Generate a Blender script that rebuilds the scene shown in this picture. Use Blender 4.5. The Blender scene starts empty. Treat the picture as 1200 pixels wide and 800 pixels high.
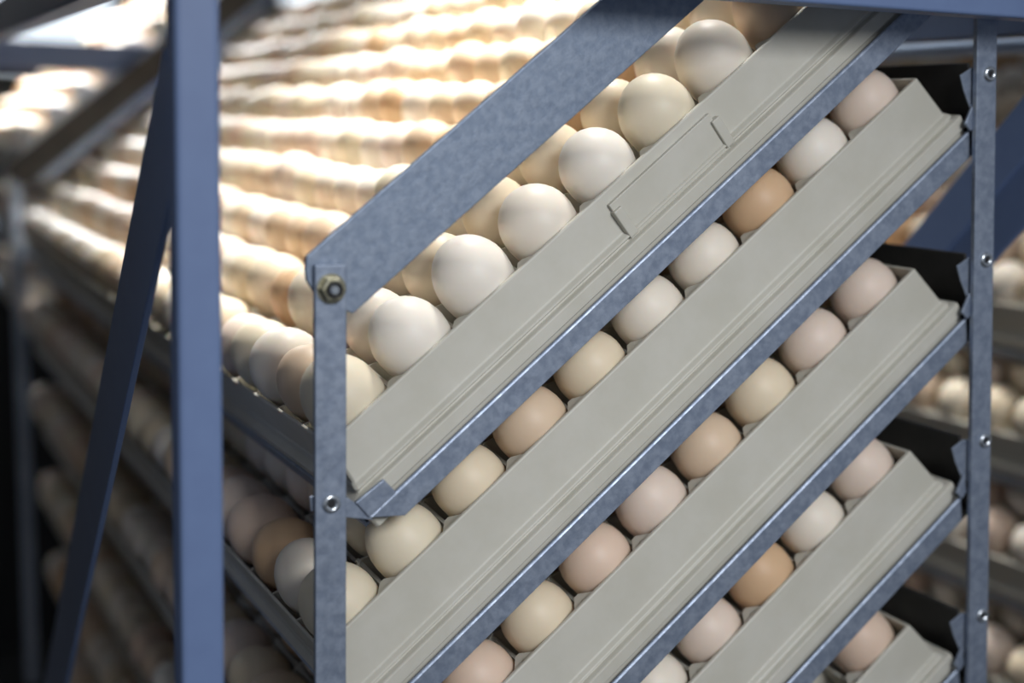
import bpy, bmesh, math, random
from mathutils import Vector, Matrix
random.seed(7)
C = bpy.context.scene.collection
sc = bpy.context.scene

# ------------------------------------------------------------------ frame of reference
Z0 = 1.30                       # height of the lower end of the topmost tray above the floor
AL = math.radians(39.5)         # tilt of the trays
CA, SA = math.cos(AL), math.sin(AL)
def P(u, w, v):                 # tray frame (along tray, depth, normal) -> world
    return Vector((CA*u - SA*v, w, Z0 + SA*u + CA*v))

# ------------------------------------------------------------------ camera
cam_d = bpy.data.cameras.new('camera'); cam = bpy.data.objects.new('camera', cam_d); C.objects.link(cam)
right = Vector((0.90243158, -0.43020193, 0.02331396)); up = Vector((0.04401715, 0.14589457, 0.98832043))
back = Vector((-0.42857873, -0.89086535, 0.15059613))
M = Matrix((right, up, back)).transposed().to_4x4()
M.translation = Vector((-0.27817577, -0.7135355, 0.21325733 + Z0))
cam.matrix_world = M
cam_d.sensor_width = 36; cam_d.lens = 50.01
cam_d.clip_start = 0.02; cam_d.clip_end = 60
cam_d.dof.use_dof = True; cam_d.dof.focus_distance = 0.835; cam_d.dof.aperture_fstop = 2.8
sc.camera = cam

# ------------------------------------------------------------------ world, light, exposure
w = bpy.data.worlds.new('hall_air'); sc.world = w; w.use_nodes = True
bg = w.node_tree.nodes['Background']; bg.inputs[0].default_value = (0.78, 0.86, 1.0, 1); bg.inputs[1].default_value = 0.25
def area(name, loc, target, size, size_y, power, col, spread=math.pi):
    d = bpy.data.lights.new(name, 'AREA'); d.shape = 'RECTANGLE'; d.size = size; d.size_y = size_y
    d.energy = power; d.color = col; d.spread = spread
    o = bpy.data.objects.new(name, d); C.objects.link(o); o.location = loc
    o.rotation_euler = (Vector(target) - Vector(loc)).to_track_quat('-Z', 'Y').to_euler()
    return o
# ceiling daylight over the near half of the trolley: strong and slightly warm on the topmost trays
area('skylight_daylight', (0.42, 0.62, Z0+1.70), (0.29, 0.44, Z0+0.25), 0.28, 0.28, 6.8, (1.0, 0.98, 0.94), math.radians(36))
# daylight from the doorway in front, high to the right of the photographer
area('doorway_daylight', (0.02, -1.35, Z0+0.72), (0.14, 0.0, Z0-0.02), 0.45, 0.45, 2.2, (0.95, 0.97, 1.0), math.radians(62))
# daylight falling on the far trolley
area('far_skylight_daylight', (0.2, 2.6, Z0+1.4), (0.1, 1.9, Z0+0.1), 0.5, 0.5, 45, (0.95, 0.97, 1.0), math.radians(70))
sc.view_settings.view_transform = 'Standard'; sc.view_settings.look = 'None'
sc.view_settings.exposure = 0.0; sc.view_settings.gamma = 1.0; sc.view_settings.use_curve_mapping = False
sc.cycles.max_bounces = 6; sc.cycles.diffuse_bounces = 4

# ------------------------------------------------------------------ helpers
def tag(o, label=None, cat=None, group=None, kind=None):
    if label: o['label'] = label
    if cat: o['category'] = cat
    if group: o['group'] = group
    if kind: o['kind'] = kind
    return o
def link_mesh(name, me, parent=None):
    o = bpy.data.objects.new(name, me); C.objects.link(o)
    if parent: o.parent = parent
    return o
def obj(name, bm, mat, parent=None, smooth=False, bevel=0):
    bmesh.ops.recalc_face_normals(bm, faces=bm.faces)
    me = bpy.data.meshes.new(name); bm.to_mesh(me); bm.free()
    me.materials.append(mat)
    if smooth:
        for p in me.polygons: p.use_smooth = True
    o = link_mesh(name, me, parent)
    if bevel:
        m = o.modifiers.new('bevel', 'BEVEL'); m.width = bevel; m.segments = 3; m.limit_method = 'ANGLE'
    return o
def empty(name, loc, rot=(0, 0, 0)):
    o = bpy.data.objects.new(name, None); C.objects.link(o); o.location = loc; o.rotation_euler = rot
    o.empty_display_size = 0.02
    return o
def add_box(bm, a, b, mat=None):
    m = Matrix.Translation([(a[i]+b[i])/2 for i in range(3)]) @ Matrix.Diagonal([abs(b[i]-a[i]) for i in range(3)]+[1])
    if mat is not None: m = mat @ m
    bmesh.ops.create_cube(bm, size=1, matrix=m)
def add_prism(bm, pts, axis, a, b):          # pts: 2D outline; extruded along axis from a to b
    def mk(p, t):
        return {0: (t, p[0], p[1]), 1: (p[0], t, p[1]), 2: (p[0], p[1], t)}[axis]
    A = [bm.verts.new(mk(p, a)) for p in pts]; B = [bm.verts.new(mk(p, b)) for p in pts]
    n = len(pts)
    bm.faces.new(A); bm.faces.new(B[::-1])
    for i in range(n): bm.faces.new((A[i], B[i], B[(i+1) % n], A[(i+1) % n]))
def add_lathe(bm, prof, seg, mat=Matrix()):  # prof: (r, z)
    rings = []
    for r, z in prof:
        if r < 1e-6: rings.append([bm.verts.new(mat @ Vector((0, 0, z)))])
        else: rings.append([bm.verts.new(mat @ Vector((r*math.cos(2*math.pi*i/seg), r*math.sin(2*math.pi*i/seg), z))) for i in range(seg)])
    for A, B in zip(rings, rings[1:]):
        for i in range(seg):
            j = (i+1) % seg
            if len(A) == 1 and len(B) == 1: continue
            if len(A) == 1: bm.faces.new((A[0], B[j], B[i]))
            elif len(B) == 1: bm.faces.new((A[i], A[j], B[0]))
            else: bm.faces.new((A[i], A[j], B[j], B[i]))

# ------------------------------------------------------------------ materials
def mat(name, base, rough=0.5, metal=0.0, noise=None, bump=0.0, scale=60, sss=0, emit=None, emit_s=0, spec=0.5):
    m = bpy.data.materials.new(name); m.use_nodes = True; nt = m.node_tree; b = nt.nodes['Principled BSDF']
    b.inputs['Base Color'].default_value = (*base, 1); b.inputs['Roughness'].default_value = rough
    b.inputs['Metallic'].default_value = metal; b.inputs['Specular IOR Level'].default_value = spec
    if sss:
        b.inputs['Subsurface Weight'].default_value = sss; b.inputs['Subsurface Radius'].default_value = (1, .6, .35)
        b.inputs['Subsurface Scale'].default_value = 0.006
    if emit:
        b.inputs['Emission Color'].default_value = (*emit, 1); b.inputs['Emission Strength'].default_value = emit_s
    if noise or bump:
        tc = nt.nodes.new('ShaderNodeTexCoord'); n = nt.nodes.new('ShaderNodeTexNoise')
        n.inputs['Scale'].default_value = scale; n.inputs['Detail'].default_value = 6; n.inputs['Roughness'].default_value = 0.65
        nt.links.new(tc.outputs['Object'], n.inputs['Vector'])
        if noise:
            r = nt.nodes.new('ShaderNodeValToRGB'); r.color_ramp.elements[0].position = .38; r.color_ramp.elements[1].position = .62
            r.color_ramp.elements[0].color = (*base, 1); r.color_ramp.elements[1].color = (*noise, 1)
            nt.links.new(n.outputs['Fac'], r.inputs['Fac']); nt.links.new(r.outputs['Color'], b.inputs['Base Color'])
        if bump:
            bp = nt.nodes.new('ShaderNodeBump'); bp.inputs['Strength'].default_value = bump; bp.inputs['Distance'].default_value = 0.001
            nt.links.new(n.outputs['Fac'], bp.inputs['Height']); nt.links.new(bp.outputs['Normal'], b.inputs['Normal'])
    return m
def galvanised(name, a, b_, scale):
    m = mat(name, a, 0.42, 0.55, noise=b_, bump=0.25, scale=scale)
    nt = m.node_tree; b = nt.nodes['Principled BSDF']
    tc = [n for n in nt.nodes if n.type == 'TEX_COORD'][0]
    v = nt.nodes.new('ShaderNodeTexVoronoi'); v.inputs['Scale'].default_value = scale*1.6
    nt.links.new(tc.outputs['Object'], v.inputs['Vector'])
    mr = nt.nodes.new('ShaderNodeMapRange'); mr.inputs['To Min'].default_value = 0.42; mr.inputs['To Max'].default_value = 0.52
    sep = nt.nodes.new('ShaderNodeSeparateColor'); nt.links.new(v.outputs['Color'], sep.inputs[0])
    nt.links.new(sep.outputs[0], mr.inputs['Value']); nt.links.new(mr.outputs['Result'], b.inputs['Roughness'])
    return m
M_zinc = galvanised('galvanised_steel', (0.23, 0.275, 0.36), (0.33, 0.38, 0.47), 150)
M_plate = galvanised('galvanised_plate', (0.215, 0.265, 0.35), (0.29, 0.34, 0.425), 190)
M_blue = mat('blue_grey_paint', (0.135, 0.195, 0.355), 0.45, noise=(0.145, 0.21, 0.375), bump=0.05, scale=40)
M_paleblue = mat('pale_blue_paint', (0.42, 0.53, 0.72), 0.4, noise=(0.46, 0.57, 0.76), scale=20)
M_plastic = mat('ivory_plastic', (0.50, 0.48, 0.41), 0.5, noise=(0.54, 0.52, 0.455), bump=0.04, scale=25, sss=0.1)
M_bolt = mat('bright_steel', (0.62, 0.66, 0.70), 0.25, 0.9)
M_brass = mat('yellowed_zinc', (0.32, 0.30, 0.20), 0.35, 0.8, noise=(0.42, 0.40, 0.30), scale=300)
M_black = mat('black_hole', (0.01, 0.01, 0.012), 0.6)
M_wall = mat('pale_wall', (0.55, 0.55, 0.50), 0.8, noise=(0.60, 0.59, 0.55), scale=2)
M_floor = mat('concrete_floor', (0.03, 0.03, 0.03), 0.8, noise=(0.04, 0.04, 0.04), bump=0.2, scale=8)
M_ceil = mat('grey_ceiling', (0.22, 0.21, 0.22), 0.8, noise=(0.25, 0.24, 0.25), scale=3)
M_dark = mat('shade_black', (0.005, 0.005, 0.006), 0.8, noise=(0.008, 0.008, 0.009), scale=5)  # near-black, for the added light blockers and backdrop
M_glass = mat('daylit_pane', (0.8, 0.9, 1.0), 0.3, emit=(0.80, 0.90, 1.0), emit_s=1.25)
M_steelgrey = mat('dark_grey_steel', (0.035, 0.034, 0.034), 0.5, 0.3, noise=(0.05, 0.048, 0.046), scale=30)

def egg_material(name, island):
    m = bpy.data.materials.new(name); m.use_nodes = True; nt = m.node_tree; b = nt.nodes['Principled BSDF']
    b.inputs['Roughness'].default_value = 0.48; b.inputs['Specular IOR Level'].default_value = 0.35
    b.inputs['Subsurface Weight'].default_value = 0.25; b.inputs['Subsurface Radius'].default_value = (1.0, .55, .3)
    b.inputs['Subsurface Scale'].default_value = 0.006
    tc = nt.nodes.new('ShaderNodeTexCoord'); n = nt.nodes.new('ShaderNodeTexNoise')
    n.inputs['Scale'].default_value = 55; n.inputs['Detail'].default_value = 3
    nt.links.new(tc.outputs['Object'], n.inputs['Vector'])
    r = nt.nodes.new('ShaderNodeMapRange'); r.inputs['To Min'].default_value = 0.94; r.inputs['To Max'].default_value = 1.05
    nt.links.new(n.outputs['Fac'], r.inputs['Value'])
    mx = nt.nodes.new('ShaderNodeVectorMath'); mx.operation = 'SCALE'; nt.links.new(r.outputs['Result'], mx.inputs['Scale'])
    if island:
        g = nt.nodes.new('ShaderNodeNewGeometry'); cr = nt.nodes.new('ShaderNodeValToRGB')
        cr.color_ramp.interpolation = 'CONSTANT'
        cols = [c for _, c in TONES]
        while len(cr.color_ramp.elements) < len(cols): cr.color_ramp.elements.new(0.5)
        for i, c in enumerate(cols):
            cr.color_ramp.elements[i].position = i/len(cols); cr.color_ramp.elements[i].color = (*c, 1)
        nt.links.new(g.outputs['Random Per Island'], cr.inputs['Fac']); nt.links.new(cr.outputs['Color'], mx.inputs[0])
    else:
        oi = nt.nodes.new('ShaderNodeObjectInfo'); nt.links.new(oi.outputs['Color'], mx.inputs[0])
    nt.links.new(mx.outputs[0], b.inputs['Base Color'])
    return m
TONES = [('white', (0.80, 0.72, 0.61)), ('cream', (0.75, 0.63, 0.46)), ('pinkish white', (0.74, 0.61, 0.51)),
         ('pale tan', (0.68, 0.52, 0.37)), ('ivory', (0.75, 0.66, 0.50)), ('tan', (0.64, 0.43, 0.26)),
         ('chalk white', (0.82, 0.755, 0.66)), ('rosy cream', (0.71, 0.54, 0.42)), ('pale cream', (0.78, 0.68, 0.53))]
TD = dict(TONES)
M_egg = egg_material('eggshell', False); M_eggs = egg_material('eggshell_mixed', True)

# ------------------------------------------------------------------ the hall
def struct(name, a, b, m):
    bm = bmesh.new(); add_box(bm, a, b); return tag(obj(name, bm, m), kind='structure')
YB = 4.6
struct('floor', (-3, -5, -0.1), (5, YB+0.2, 0), M_floor)
struct('ceiling', (-3, 1.9, Z0+1.7), (5, YB+0.2, Z0+1.8), M_ceil)
struct('wall_back', (-3, YB, 0), (5, YB+0.15, Z0+1.7), M_wall)
struct('wall_right', (4.85, -1.0, 0), (5, YB, Z0+1.7), M_wall)
struct('light_blocker_left', (-0.40, 0.05, 0), (-0.36, YB, Z0+1.7), M_dark)  # unseen blocker, added to keep light off the trolley's left side
struct('shade_panel_front', (-1.2, -0.16, Z0+0.362), (3.0, -0.12, Z0+1.7), M_dark)  # unseen panel above the doorway, made tall to keep front light off the interior
struct('dark_backdrop', (-0.36, 3.4, 0), (1.0, 3.5, Z0+0.20), M_dark)  # near-black sheet added where the aisle end is only in shade
def window(n, x0, x1, z0, z1, mull):
    t = empty('window_%d' % n, (x0, YB, Z0+z0)); tag(t, kind='structure')
    bm = bmesh.new(); a, h = x1-x0, z1-z0
    for q in ((-.04, -.04, a+.04, 0), (-.04, h, a+.04, h+.04), (-.04, 0, 0, h), (a, 0, a+.04, h)): add_box(bm, (q[0], -.03, q[1]), (q[2], .0, q[3]))
    obj('window_frame', bm, M_steelgrey, t)
    xs = [0] + list(mull) + [a]
    for m in mull: bm = bmesh.new(); add_box(bm, (m-.03, -.025, 0), (m+.03, -.002, h)); obj('mullion', bm, M_steelgrey, t)
    for p, q in zip(xs, xs[1:]): bm = bmesh.new(); add_box(bm, (p, -.012, 0), (q, -.004, h)); obj('pane', bm, M_glass, t)
window(1, -0.7, 0.66, .36, 1.3, (.45,))
window(2, 1.28, 2.4, .64, 1.3, (.22, .7))

# ------------------------------------------------------------------ trolley frames (blue painted)
LOFF = [(0, 0), (-.077, -.0925), (-.148, -.192), (-.2205, -.2905), (-.291, -.391)]
for i in range(5, 9): LOFF.append((LOFF[-1][0]-.0715, LOFF[-1][1]-.0995))
PITCH = 0.0509; NU = 10; NW = 13; TW = NW*PITCH + 0.012
LT = 2*TW + 0.004             # length of a level in depth
XL, XR = -0.1225, 0.4975
def make_frame(ox, oy, oz, label, near=True):
    t = empty('trolley_frame', (ox, oy, 0))
    tag(t, label, 'trolley frame', 'blue trolley frames')
    zt = Z0 + 0.284 + oz
    Y0, Y1 = -0.05, LT + 0.03
    for x in (XL, XR):
        for y in (Y0, Y1):
            bm = bmesh.new(); add_box(bm, (x-.0105, y, 0), (x+.0105, y+.02, zt)); obj('post', bm, M_blue, t, bevel=.0025)
    for y in (Y0, Y1):
        bm = bmesh.new(); add_box(bm, (XL-.0105, y-0.0005, zt if y < 0 else zt-.012), (XR+.0105, y+.0205, zt+.03)); obj('cross_beam', bm, M_blue, t, bevel=.002)
    for x in (XL, XR):
        bm = bmesh.new()
        if near: add_box(bm, (x-.0105, Y0+.021, zt), (x+.0105, Y1, zt+.03)); obj('side_beam', bm, M_blue, t, bevel=.002)
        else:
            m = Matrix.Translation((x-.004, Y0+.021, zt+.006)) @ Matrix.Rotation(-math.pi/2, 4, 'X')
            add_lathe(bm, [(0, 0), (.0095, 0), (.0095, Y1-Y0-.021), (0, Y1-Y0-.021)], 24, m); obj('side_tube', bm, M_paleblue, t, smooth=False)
    # flat braces running down and back at 45 degrees
    def brace(x, y, z, L, wd, s=1):
        bm = bmesh.new(); m = Matrix.Translation((x, y, z)) @ Matrix.Rotation(-math.radians(45), 4, 'X')
        add_box(bm, (-.002, 0, -wd/2), (.002, L, wd/2), m); return bm
    if near:
        obj('brace', brace(XL-.0035, -.020, Z0+.226, 0.95, .058), M_blue, t, bevel=.0008)
        obj('brace', brace(XR-.0085, -.0075, Z0+.2775, 0.95, .034), M_blue, t, bevel=.0008)
        obj('brace', brace(XR-.0045, -.0320, Z0+.2540, 0.95, .036), M_blue, t, bevel=.0008)
    return t

def rivet(parent, loc, r=.0050):
    bm = bmesh.new(); m = Matrix.Translation(loc) @ Matrix.Rotation(math.pi/2, 4, 'X')
    add_lathe(bm, [(0, .0005), (r*.42, .0005), (r*.50, .0014), (r*.75, .0019), (r*1.0, .0011), (r*1.1, 0), (r*1.1, -.0005)], 24, m)
    o = obj('rivet', bm, M_bolt, parent, smooth=True)
    bm = bmesh.new(); add_lathe(bm, [(0, .0010), (r*.42, .0010), (r*.42, 0)], 16, m)
    obj('rivet_hole', bm, M_black, o)
    return o

# ------------------------------------------------------------------ tray carriers (galvanised angle frames)
def carrier_parts():
    """meshes in the tray frame: x = along tray, y = depth, z = normal"""
    out = []
    bm = bmesh.new()      # front rail: rounded top edge, tapered lower-left end
    pr = [(-.0042, -.0008), (-.0042, .0122), (-.0036, .0134), (-.0026, .0138), (-.0018, .0134), (-.0018, .0012), (.012, .0012), (.012, -.0008)]
    n = len(pr)
    ends = []
    for k in (0, 1):
        vs = []
        for (y, z) in pr:
            if k == 0: x = -.0165 + (.0138 - z)*1.1 + (.004 if y > 0 else 0)
            else: x = .5130 - (.0138-z)*.60
            vs.append(bm.verts.new((x, y, z)))
        ends.append(vs)
    bm.faces.new(ends[0]); bm.faces.new(ends[1][::-1])
    for i in range(n): bm.faces.new((ends[0][i], ends[1][i], ends[1][(i+1) % n], ends[0][(i+1) % n]))
    out.append(('front_rail', bm, M_zinc))
    bm = bmesh.new(); add_box(bm, (-.018, LT+.002, -.0008), (.515, LT+.004, .0138)); add_box(bm, (-.018, LT-.012, -.0008), (.515, LT+.002, .0012))
    out.append(('rear_rail', bm, M_zinc))
    bm = bmesh.new()      # low side angle
    add_box(bm, (-.0185, .020, -.0008), (-.0165, LT, .0150)); add_box(bm, (-.0165, .020, -.0008), (-.006, LT, .0008))
    out.append(('low_side_rail', bm, M_zinc))
    bm = bmesh.new()      # high side: tall plate standing up beyond the tray
    add_prism(bm, [(.505, -.0008), (.5165, -.0008), (.5370, .0490), (.5352, .0496), (.5150, .0010), (.505, .0010)], 1, -.0040, LT)
    out.append(('high_side_plate', bm, M_steelgrey))
    bm = bmesh.new()      # folded clip at the lower end
    add_prism(bm, [(-.0163, .0266), (.0033, .0252), (.0039, .0145), (-.0160, .0145)], 1, -.0075, -.0048)
    out.append(('clip', bm, M_zinc))
    bm = bmesh.new()      # ear plate carrying the pivot, lower end
    add_prism(bm, [(-.037, .0400), (-.0325, .0465), (-.0196, .0390), (-.0163, .0255), (-.0150, .0110), (-.0200, .0170), (-.0285, .0271)], 1, -.0058, -.0044)
    out.append(('pivot_ear', bm, M_zinc))
    bm = bmesh.new()      # ear plate, upper end
    add_prism(bm, [(.5195, .020), (.5225, .0380), (.5255, .0480), (.536, .046), (.548, .0345), (.546, .0245)], 1, -.0056, -.0042)
    out.append(('pivot_ear', bm, M_zinc))
    bm = bmesh.new()
    add_prism(bm, [(.5112, .0145), (.5100, .0215), (.5225, .0278), (.5165, .0160)], 1, -.0078, -.0057)
    out.append(('clip', bm, M_zinc))
    return out
CAR = None
def cache(parts):
    res = []
    for nm, bm, m in parts:
        bmesh.ops.recalc_face_normals(bm, faces=bm.faces)
        me = bpy.data.meshes.new(nm); bm.to_mesh(me); bm.free(); me.materials.append(m); res.append((nm, me))
    return res
CARRIER = cache(carrier_parts())
def carrier(L, ox, oy, oz, label, group):
    u, v = LOFF[L] if L >= 0 else (.0715, .0995)
    t = empty('tray_carrier', P(u, 0, v) + Vector((ox, oy, oz)), (0, -AL, 0))
    tag(t, label, 'tray carrier', group)
    for nm, me in CARRIER:
        o = link_mesh(nm, me, t)
        if nm in ('front_rail', 'clip', 'pivot_ear'):
            b = o.modifiers.new('bevel', 'BEVEL'); b.width = .0004; b.segments = 2; b.limit_method = 'ANGLE'
    return t

# ------------------------------------------------------------------ plastic egg trays
def tray_shell(top):
    """one loft round the tray: (end inset, front inset, height); tray spans x 0..TL"""
    X0, X1 = -.0108, .5098
    rows = [(.0068, .0084, top), (.0052, .0062, top), (.0046, .0055, top-.0008), (.0012, .0042, .0310), (.0002, .0036, .0302), (-.0006, .0008, .0286), (-.0006, .0002, .0276),
            (.0000, .0022, .0268), (.0000, .0036, .0258), (-.0010, .0030, .0250), (-.0060, .0000, .0241), (-.0060, -.0010, .0235), (-.0060, -.0010, .0158),
            (-.0060, .0000, .0152), (-.0052, .0022, .0150), (-.0045, .0026, .0020), (.003, .0078, .0020), (.0072, .0088, .0150)]
    bm = bmesh.new(); rings = []
    for e, f, z in rows:
        x0, x1, y0, y1 = X0+e, X1-e, f, TW-f
        c = .0015
        rings.append([bm.verts.new(p) for p in ((x0+c, y0, z), (x1-c, y0, z), (x1, y0+c, z), (x1, y1-c, z), (x1-c, y1, z), (x0+c, y1, z), (x0, y1-c, z), (x0, y0+c, z))])
    n = len(rings)
    for i in range(n):
        A, B = rings[i], rings[(i+1) % n]
        for k in range(8): bm.faces.new((A[k], A[(k+1) % 8], B[(k+1) % 8], B[k]))
    return bm
def cell_grid(top):
    bm = bmesh.new(); h = .0011
    prof = [(0, 0), (.16, -.0030), (.30, -.0080), (.5, -.0120), (.70, -.0080), (.84, -.0030)]
    u0 = .020 - PITCH/2; w0 = .006
    def strip(n, f):
        tops = [(i + a, z) for i in range(n) for a, z in prof] + [(n, 0)]
        L = [[bm.verts.new(f(t, s, top-.0006+z)) for t, z in tops] for s in (-h, h)]
        D = [[bm.verts.new(f(t, s*1.6, .012)) for t, z in tops] for s in (-h, h)]
        for i in range(len(tops)-1):
            bm.faces.new((L[0][i], L[0][i+1], L[1][i+1], L[1][i]))
            bm.faces.new((D[0][i], D[0][i+1], L[0][i+1], L[0][i])); bm.faces.new((D[1][i], L[1][i], L[1][i+1], D[1][i+1]))
    for k in range(1, NU): strip(NW, lambda t, s, z: (u0+k*PITCH+s, .0082+t*(TW-.0164)/NW, z))
    for j in range(1, NW): strip(NU, lambda t, s, z: (-.0042+t*.5074/NU, w0+j*PITCH+s, z))
    # gussets where each partition meets the front and back walls
    for k in range(1, NU):
        u = u0 + k*PITCH
        for a, b in ((.0082, .0215), (TW-.0082, TW-.0215)):
            add_prism(bm, [(u-.0105, a), (u+.0105, a), (u+.0015, b), (u-.0015, b)], 2, top-.0070, top-.0026)
    # floor ribs under the eggs
    for k in range(NU): add_box(bm, (u0+(k+.5)*PITCH-.003, .006, .011), (u0+(k+.5)*PITCH+.003, TW-.006, .013))
    return bm
TRAY = {}
for key, top in (('a', .0570), ('b', .0622)):
    TRAY[key] = cache([('tray_wall', tray_shell(top), M_plastic), ('cell_grid', cell_grid(top), M_plastic)])
def egg_tray(L, col, ox, oy, oz, label, group, key='b'):
    u, v = LOFF[L] if L >= 0 else (.0715, .0995)
    t = empty('egg_tray', P(u, col*(TW+.002), v) + Vector((ox, oy, oz)), (0, -AL, 0))
    tag(t, label, 'egg tray', group)
    for nm, me in TRAY[key]: 
        o = link_mesh(nm, me, t)
        if nm == 'tray_wall':
            b = o.modifiers.new('bevel', 'BEVEL'); b.width = .0005; b.segments = 2; b.limit_method = 'ANGLE'
    return t

# ------------------------------------------------------------------ eggs
def egg_prof(n):
    out = []
    for i in range(n+1):
        a = math.pi*i/n; c = math.cos(a)            # a=0 top (blunt)
        z = (.0255 if c > 0 else .0325)*c
        r = .0230*math.sin(a)**(1.0 if c > 0 else 1.06)
        out.append((max(r, 0) if 0 < i < n else 0, z))
    return out
bm = bmesh.new(); add_lathe(bm, egg_prof(18), 28); bmesh.ops.recalc_face_normals(bm, faces=bm.faces)
EGG = bpy.data.meshes.new('hen_egg'); bm.to_mesh(EGG); bm.free(); EGG.materials.append(M_egg)
for p in EGG.polygons: p.use_smooth = True
LOWPROF = egg_prof(9)
FRONT = {  # tones of the eggs in the front row of each level, from the lower end
 0: ['ivory', 'chalk white', 'chalk white', 'white', 'chalk white', 'ivory', 'white', 'pale tan', 'cream', 'white'],
 1: ['ivory', 'ivory', 'cream', 'pale tan', 'cream', 'white', 'white', 'tan', 'chalk white', 'pinkish white'],
 2: ['cream', 'pale tan', 'rosy cream', 'cream', 'rosy cream', 'pinkish white', 'pale tan', 'cream', 'pinkish white', 'pinkish white'],
 3: ['white', 'cream', 'white', 'cream', 'ivory', 'white', 'pinkish white', 'tan', 'white', 'pinkish white'],
 4: ['cream', 'white', 'pale tan', 'cream', 'white', 'cream', 'ivory', 'pale tan', None, 'rosy cream']}
LOWROW = {0: ['ivory', 'pale tan', 'white', 'ivory', 'pinkish white', 'cream', 'cream', 'white'],
          1: ['ivory', 'white', 'tan', 'rosy cream', 'pinkish white', 'rosy cream', 'cream', 'pale tan']}
ORD = ['1st', '2nd', '3rd'] + ['%dth' % i for i in range(4, 60)]
LEVEL = ['topmost', 'second', 'third', 'fourth', 'fifth', 'sixth', 'seventh', 'eighth', 'ninth']
def egg_specs():
    out = []
    rnd = random.Random(11)
    names = [t for t, _ in TONES]
    wts = [20, 16, 12, 11, 14, 4, 16, 6, 8]
    for (tr, levels, cols, ks, ox, oy, oz) in EGG_SETS:
        for L in levels:
            for j in cols:
                for k in ks:
                    tone = rnd.choices(names, wts)[0]
                    sz = rnd.uniform(.93, 1.035); el = rnd.uniform(.94, 1.08); tx, ty = rnd.uniform(-.10, .10), rnd.uniform(-.10, .10); dz = rnd.uniform(-.0025, .0035)
                    if tr == 'main':
                        if j == 0 and L in FRONT: tone = FRONT[L][k]
                        elif k == 0 and L in LOWROW and j < 8: tone = LOWROW[L][j]
                        if j == 0: tx *= .5; ty *= .5; dz *= .4; sz = 1.005 + (sz-1)*.4
                        if tone is None: continue
                    c = j // NW
                    u, v = LOFF[L] if L >= 0 else (.0715, .0995)
                    p = P(u + .020 + k*PITCH, c*(TW+.002) + .006 + (j - c*NW + .5)*PITCH, v + .0615 + dz + (0 if L else -.001)) + Vector((ox, oy, oz))
                    out.append((tr, L, j, k, tone, p, sz, el, tx, ty))
    return out
TROLLEY2 = (0.745, 0.0, 0.015); TROLLEY3 = (0.03, 1.50, -0.002)
EGG_SETS = [('main', range(0, 8), range(2*NW), range(NU), 0, 0, 0),
            ('right', range(0, 7), range(2*NW), range(0, NU), *TROLLEY2),
            ('rear', (-1, 0, 1), range(NW), range(NU), *TROLLEY3)]
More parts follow.
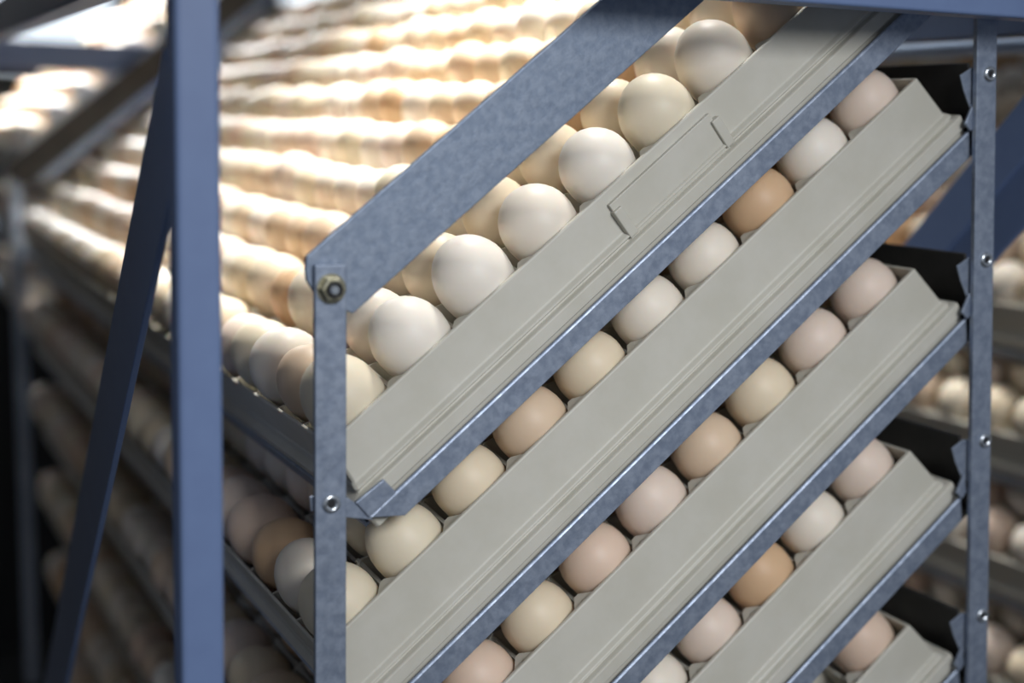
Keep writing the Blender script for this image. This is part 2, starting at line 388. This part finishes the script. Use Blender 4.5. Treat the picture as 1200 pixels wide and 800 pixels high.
PICK = "ma0_0_2 ma0_0_1 ma0_0_6 ma0_0_4 ma0_0_5 ma0_0_3 ma1_0_1 ma2_0_3 ma2_0_4 ma2_0_5 ma2_0_6 ma1_0_2 ma1_0_3 ma2_0_7 ma1_0_4 ma1_0_5 ma1_0_7 ma1_0_6 ma2_0_8 ma2_0_9 ma0_0_0 ma1_3_0 ma1_0_8 ma0_2_0 ma1_0_9 ma3_0_7 ma3_0_6 ma3_0_8 ma1_2_0 ma3_0_9 ma1_0_0 ma1_1_0 ma2_0_2 ma4_0_9 ma0_0_7 ma0_1_3 ma0_1_4 ma0_5_1 ma0_1_0 ma2_4_0 ma0_1_2 ma0_1_5 ma0_1_1 ma0_1_6 ma0_3_0 ma2_5_0 ri0_5_0 ma0_9_3 ma0_6_7 ma0_3_1 ma1_4_0 ma0_7_6 ri2_5_0 ri3_5_0 ri1_6_0 ri1_5_0 ma0_5_4 ma0_8_4 ma0_7_2 ma2_11_0 ma0_6_1 ma0_4_1 ma1_10_0 ma0_7_5 ma0_5_6 ma0_8_5 ma0_6_3 ma0_8_3 ma2_13_0 ma3_12_0 ma0_7_3 ma0_5_2 ma0_6_5 ma0_6_4 ma3_13_0 ma0_6_6 ma0_5_5 ma0_5_7 ma0_8_7 ma0_6_2 ma0_7_4 ma0_9_2 ma3_14_0 ma2_9_0 ma3_0_5 ma0_4_0 ma0_1_7 ma0_10_6 ma0_10_7 ma0_9_5 ma0_13_0 ma0_8_2 ma0_13_5 ma3_11_0 ma0_11_5 ma1_9_0 ma2_12_0 ma3_15_0 ma0_9_4 ri0_10_6 ri1_7_0 ma0_7_7 ma0_11_7 ri3_7_1 ma0_10_4 ma0_11_3 ma0_7_1 ma4_18_0 ma1_1_1 ma0_13_4 ri1_7_1 ma1_3_1 ma0_12_6 ma0_9_6 ma0_12_3 ma0_8_0 ma3_16_0 ma0_13_7 ma0_5_3 ma4_16_0 ma0_13_6 ma0_15_5 ma0_8_6 ma1_4_1 ma0_15_7 ma1_5_1 ma2_3_0 ma0_18_5 ma0_11_4 ma0_10_2 ri3_5_1 ma0_5_0 ma0_13_3 ma1_8_0 ri3_4_0 ma0_9_7 ri0_9_5 ma0_15_4 ma1_18_0 ma1_17_0 ri1_6_1 ma2_10_0 ma4_19_0 ma4_17_0 ma0_12_0 ma0_12_4 ma2_24_0 ma2_20_0 ma0_10_5 ma0_10_3 ma3_23_0 ri2_5_1 ri3_8_1 ma0_16_8 ma0_16_6 re-1_0_0 ma0_14_4 ri1_5_1 ma0_13_8 ma0_15_8 ma0_20_1 ma1_23_0 ma2_18_0 ma3_10_0 ma0_16_0 ma1_6_1 ma0_14_8 re-1_0_5 ma1_20_0 ma1_16_0 ma0_17_7 ma0_11_6 re-1_0_1 ma0_11_8 re-1_0_2 ma0_12_5 ma0_19_0 ri0_6_1 ma1_14_0 ma0_14_7 ma0_4_3 ri0_9_2 ma2_21_0 ma2_6_0 ma0_14_5 ri0_9_1 ri2_4_0 ma0_14_6 ma0_12_8 ma0_15_6 ma3_21_0 re1_0_0 ri2_6_1 ma0_17_0 ma0_12_7 ri0_11_7 ma0_19_1 ma0_15_1 ma0_20_7 ma0_18_1 ma0_16_7 ma0_15_0 ma0_2_2 ma4_20_0 ma0_10_8 ma0_19_8 ma0_19_6 ma2_19_0 ma0_19_2 ma0_22_0 ma0_18_6 ma0_24_0 ma0_8_1 ri2_6_0 ma0_24_2 ma1_11_0 ri1_4_0 ma3_24_0 ma0_16_5 ma2_22_0 ri3_6_1 ma0_21_8 ma0_11_2 ma3_25_0 ma4_25_0 ma1_19_0 ma1_5_0 ma3_17_0 ma5_23_0 ma0_22_1 ma0_16_1 ma0_22_9 ma0_9_8 ma0_21_0 ma1_21_0 ma3_22_0 ma0_24_8 ma0_21_7 ma0_23_3 ma0_17_1 ma0_22_8 ma0_16_4 ma0_21_2 ma2_14_0 ma0_25_9 ma0_21_6 ri0_9_3 ma0_24_1 ma1_15_0 ma0_22_2 ma0_20_2 ma2_23_0 ma0_18_8 ma0_19_7 ma5_22_0 ma0_2_3 ma0_18_0 ma0_7_0 ma1_7_1 ma0_23_7 ma0_18_2 re0_0_8 ma0_17_6 ma0_22_3 re0_0_0 ma1_7_0 ma4_24_0 ma2_8_0 ma0_20_9 ma0_19_9 ma0_8_8 ma0_24_7 ma0_20_6 ma0_17_5 re0_0_3 re0_0_1 ma1_12_1 ma2_17_0 ma0_4_7 ma0_24_3 ma0_18_7 ma0_22_6 ma0_2_5 ma0_25_4 ma0_2_4 ma1_22_0 ma1_13_1 ri0_13_7 ma0_2_6 re0_1_1 ma0_14_0 ma1_11_1 ma1_6_0 ma2_7_0 ma0_20_8 re-1_0_4 ma0_21_3 re0_0_2 re1_1_0 ma1_25_0"
picked = set(PICK.split())

def egg_matrix(p, sz, el, tx, ty):
    return Matrix.Translation(p) @ Matrix.Rotation(-AL, 4, 'Y') @ Matrix.Rotation(tx, 4, 'X') @ Matrix.Rotation(ty, 4, 'Y') @ Matrix.Diagonal((sz, sz, sz*el, 1))
rest_v = []; rest_f = []
seg = 14
for (tr, L, j, k, tone, p, sz, el, tx, ty) in egg_specs():
    key = '%s%d_%d_%d' % (tr[0:2], L, j, k)
    mw = egg_matrix(p, sz, el, tx, ty)
    if key in picked:
        o = link_mesh('hen_egg', EGG); o.matrix_world = mw; o.color = (*TD[tone], 1)
        rowtxt = 'front row' if j == 0 else '%s row back' % ORD[j]
        if tr == 'main':
            tag(o, '%s hen egg on the %s level, %s, %s from the lower end' % (tone, LEVEL[L], rowtxt, ORD[k]), 'egg', 'hen eggs on the %s level of the near trolley' % LEVEL[L])
        elif tr == 'right':
            tag(o, 'blurred %s egg, right trolley, %s level, %s, %s from lower end' % (tone, LEVEL[L], rowtxt, ORD[k]), 'egg', 'hen eggs on the trolley at the right')
        else:
            tag(o, 'blurred %s egg, far trolley, %s level, %s, %s from lower end' % (tone, LEVEL[L+1], rowtxt, ORD[k]), 'egg', 'hen eggs on the far trolley')
    else:
        base = len(rest_v); n = len(LOWPROF)
        rest_v.append(mw @ Vector((0, 0, LOWPROF[0][1])))
        for r, z in LOWPROF[1:-1]:
            for i in range(seg): rest_v.append(mw @ Vector((r*math.cos(2*math.pi*i/seg), r*math.sin(2*math.pi*i/seg), z)))
        rest_v.append(mw @ Vector((0, 0, LOWPROF[-1][1])))
        last = base + 1 + (n-2)*seg
        for i in range(seg):
            i2 = (i+1) % seg
            rest_f.append((base, base+1+i, base+1+i2))
            for a in range(n-3):
                q = base+1+a*seg; rest_f.append((q+i, q+seg+i, q+seg+i2, q+i2))
            q = base+1+(n-3)*seg; rest_f.append((q+i, last, q+i2))

me = bpy.data.meshes.new('hen_eggs'); me.from_pydata([tuple(v) for v in rest_v], [], rest_f); me.update()
me.polygons.foreach_set('use_smooth', [True]*len(me.polygons)); me.materials.append(M_eggs)
tag(link_mesh('hen_eggs', me), 'the remaining white to tan hen eggs filling the trays further back', 'eggs', kind='stuff')

# ------------------------------------------------------------------ near trolley
make_frame(0, 0, 0, 'blue-grey painted steel frame around the near trolley with tall post at left')
for L in range(8):
    carrier(L, 0, 0, 0, 'tilted galvanised carrier frame under the %s level of egg trays' % LEVEL[L], 'tray carriers of the near trolley')
    for c in (0, 1):
        t = egg_tray(L, c, 0, 0, 0, ('ivory plastic egg tray at the front of the %s level' if c == 0 else 'ivory plastic egg tray at the back of the %s level') % LEVEL[L], 'ivory egg trays', 'a' if L == 0 else 'b')
        if L == 0 and c == 0:
            bm = bmesh.new()
            add_box(bm, (.2045, .0022, .0245), (.2895, .0062, .0500)); obj('raised_panel', bm, M_plastic, t, bevel=.0006)
            for x in (.2035, .2865):
                bm = bmesh.new(); add_box(bm, (x, -.0002, .0262), (x+.0065, .0052, .0455)); obj('panel_tab', bm, M_plastic, t, bevel=.0008)

def flat_bar(name, a, b, wd, y0, y1, parent, m, over=(0, 0)):
    """flat bar in the end plane between world points a, b"""
    d = (b - a).normalized(); n = Vector((d.z, 0, -d.x)) * (wd/2)
    a2 = a - d*over[0]; b2 = b + d*over[1]
    pts = [(a2+n), (b2+n), (b2-n), (a2-n)]
    bm = bmesh.new(); add_prism(bm, [(p.x, p.z) for p in pts], 1, y0, y1)
    return obj(name, bm, m, parent, bevel=.0006)
def link_bars(y, s, side_label, group='galvanised linkage bars'):
    # left bar with the pivot nut
    A = P(-.0269, 0, .0378); B = P(.0458, 0, .1268)
    t = empty('linkage_bar', (A.x, y, A.z)); t['label'] = 'galvanised linkage bar hanging from the nut on the %s lever' % side_label; t['category'] = 'bar'; t['group'] = group
    r = lambda q: q - Vector((A.x, y, A.z)) + Vector((0, y, 0))
    d = (B - A).normalized()
    a_, b_ = r(A) - Vector((0, y, 0)), r(B) - Vector((0, y, 0))
    ya, yb = (-.0115, -.0075) if s > 0 else (.0075, .0115)
    flat_bar('bar', a_ - d*0.62, b_, .0172, ya, yb, t, M_zinc, (0, .0125))
    yf = -.0115 if s > 0 else .0115
    if s > 0:
        rivet(t, (a_.x, yf, a_.z))
        for L in range(1, 5):
            lo = P(LOFF[L][0]-.026, 0, LOFF[L][1]+.0328) - A
            rivet(t, (a_.x - d.x*(.1207*L), yf, a_.z - d.z*.1207*L))
        bm = bmesh.new(); m = Matrix.Translation((b_.x, yf, b_.z)) @ Matrix.Rotation(math.pi/2, 4, 'X')
        add_lathe(bm, [(0, .001), (.0078, .001), (.0080, .0004), (.0080, -.0005)], 28, m); obj('washer', bm, M_brass, t, smooth=False)
        bm = bmesh.new(); add_lathe(bm, [(.0042, .0010), (.0042, .0056), (.0062, .0056), (.0071, .0048), (.0071, .0010)], 6, m); obj('hex_nut', bm, M_brass, t, bevel=.0005)
        bm = bmesh.new(); add_lathe(bm, [(.0042, .0052), (.0044, .0066), (.0034, .0070), (.0032, .0060)], 24, m); obj('nut_collar', bm, M_black, t, smooth=True)
        bm = bmesh.new(); add_lathe(bm, [(0, .0072), (.0020, .0072), (.0028, .0064), (.0028, .0010)], 20, m); obj('bolt_end', bm, M_bolt, t, smooth=False)
    # right bar
    A = P(.2345, 0, -.3895-.0085+.0); 
    T0 = P(.4823, 0, -.0250); B0 = P(.2250, 0, -.3912)
    d = (T0 - B0).normalized()
    t = empty('linkage_bar', (B0.x, y, B0.z)); t['label'] = 'galvanised linkage bar with rivets at the upper tray ends, %s of the trolley' % side_label; t['category'] = 'bar'; t['group'] = group
    flat_bar('bar', Vector((0, 0, 0)) - d*.35, T0 - B0, .0165, ya, yb, t, M_zinc, (0, .03))
    if s > 0:
        for q in ((.4637, -.0554), (.3945, -.1526), (.3255, -.2531), (.2546, -.3542)):
            p = P(q[0], 0, q[1]) - B0
            rivet(t, (p.x, yf, p.z), .0048)
link_bars(0, 1, 'front')
link_bars(LT+.004, -1, 'far end')
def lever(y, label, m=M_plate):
    t = empty('lever_plate', P(.048, y, .127), (0, -AL, 0)); tag(t, label, 'lever', 'lever plates above the trays')
    bm = bmesh.new()
    add_prism(bm, [(-.0005, -.0200), (.56, -.0200), (.56, .0200), (-.0005, .0200), (-.0055, .0150), (-.0085, .0100), (-.0095, .003), (-.0085, -.004)], 1, -.0068, -.0032)
    obj('plate', bm, m, t, bevel=.0006)
    return t
lever(0, 'broad flat galvanised lever plate slanting up across the top trays')
lever(LT+.006, 'blurred lever plate at the far end, shade painted into its dark colour', M_steelgrey)  # dark steel colour stands in for shade on a galvanised plate

# ------------------------------------------------------------------ trolley at the right and trolley behind
T2 = TROLLEY2
make_frame(T2[0], T2[1], 0, 'blurred blue frame of the trolley standing behind at the right', False)
for L in range(7):
    carrier(L, *T2, 'dark blurred carrier frame of the right trolley, %s from the top' % LEVEL[L], 'tray carriers of the right trolley')
    for c in (0, 1): egg_tray(L, c, *T2, 'blurred egg tray on the right trolley, %s level, %s' % (LEVEL[L], ('near one', 'far one')[c]), 'egg trays of the right trolley')
T3 = TROLLEY3
for L in (-1, 0, 1):
    carrier(L, *T3, 'carrier frame of the far trolley, %s level' % LEVEL[L+1], 'tray carriers of the far trolley')
    egg_tray(L, 0, *T3, 'bright blurred egg tray on the far trolley, %s level' % LEVEL[L+1], 'egg trays of the far trolley')
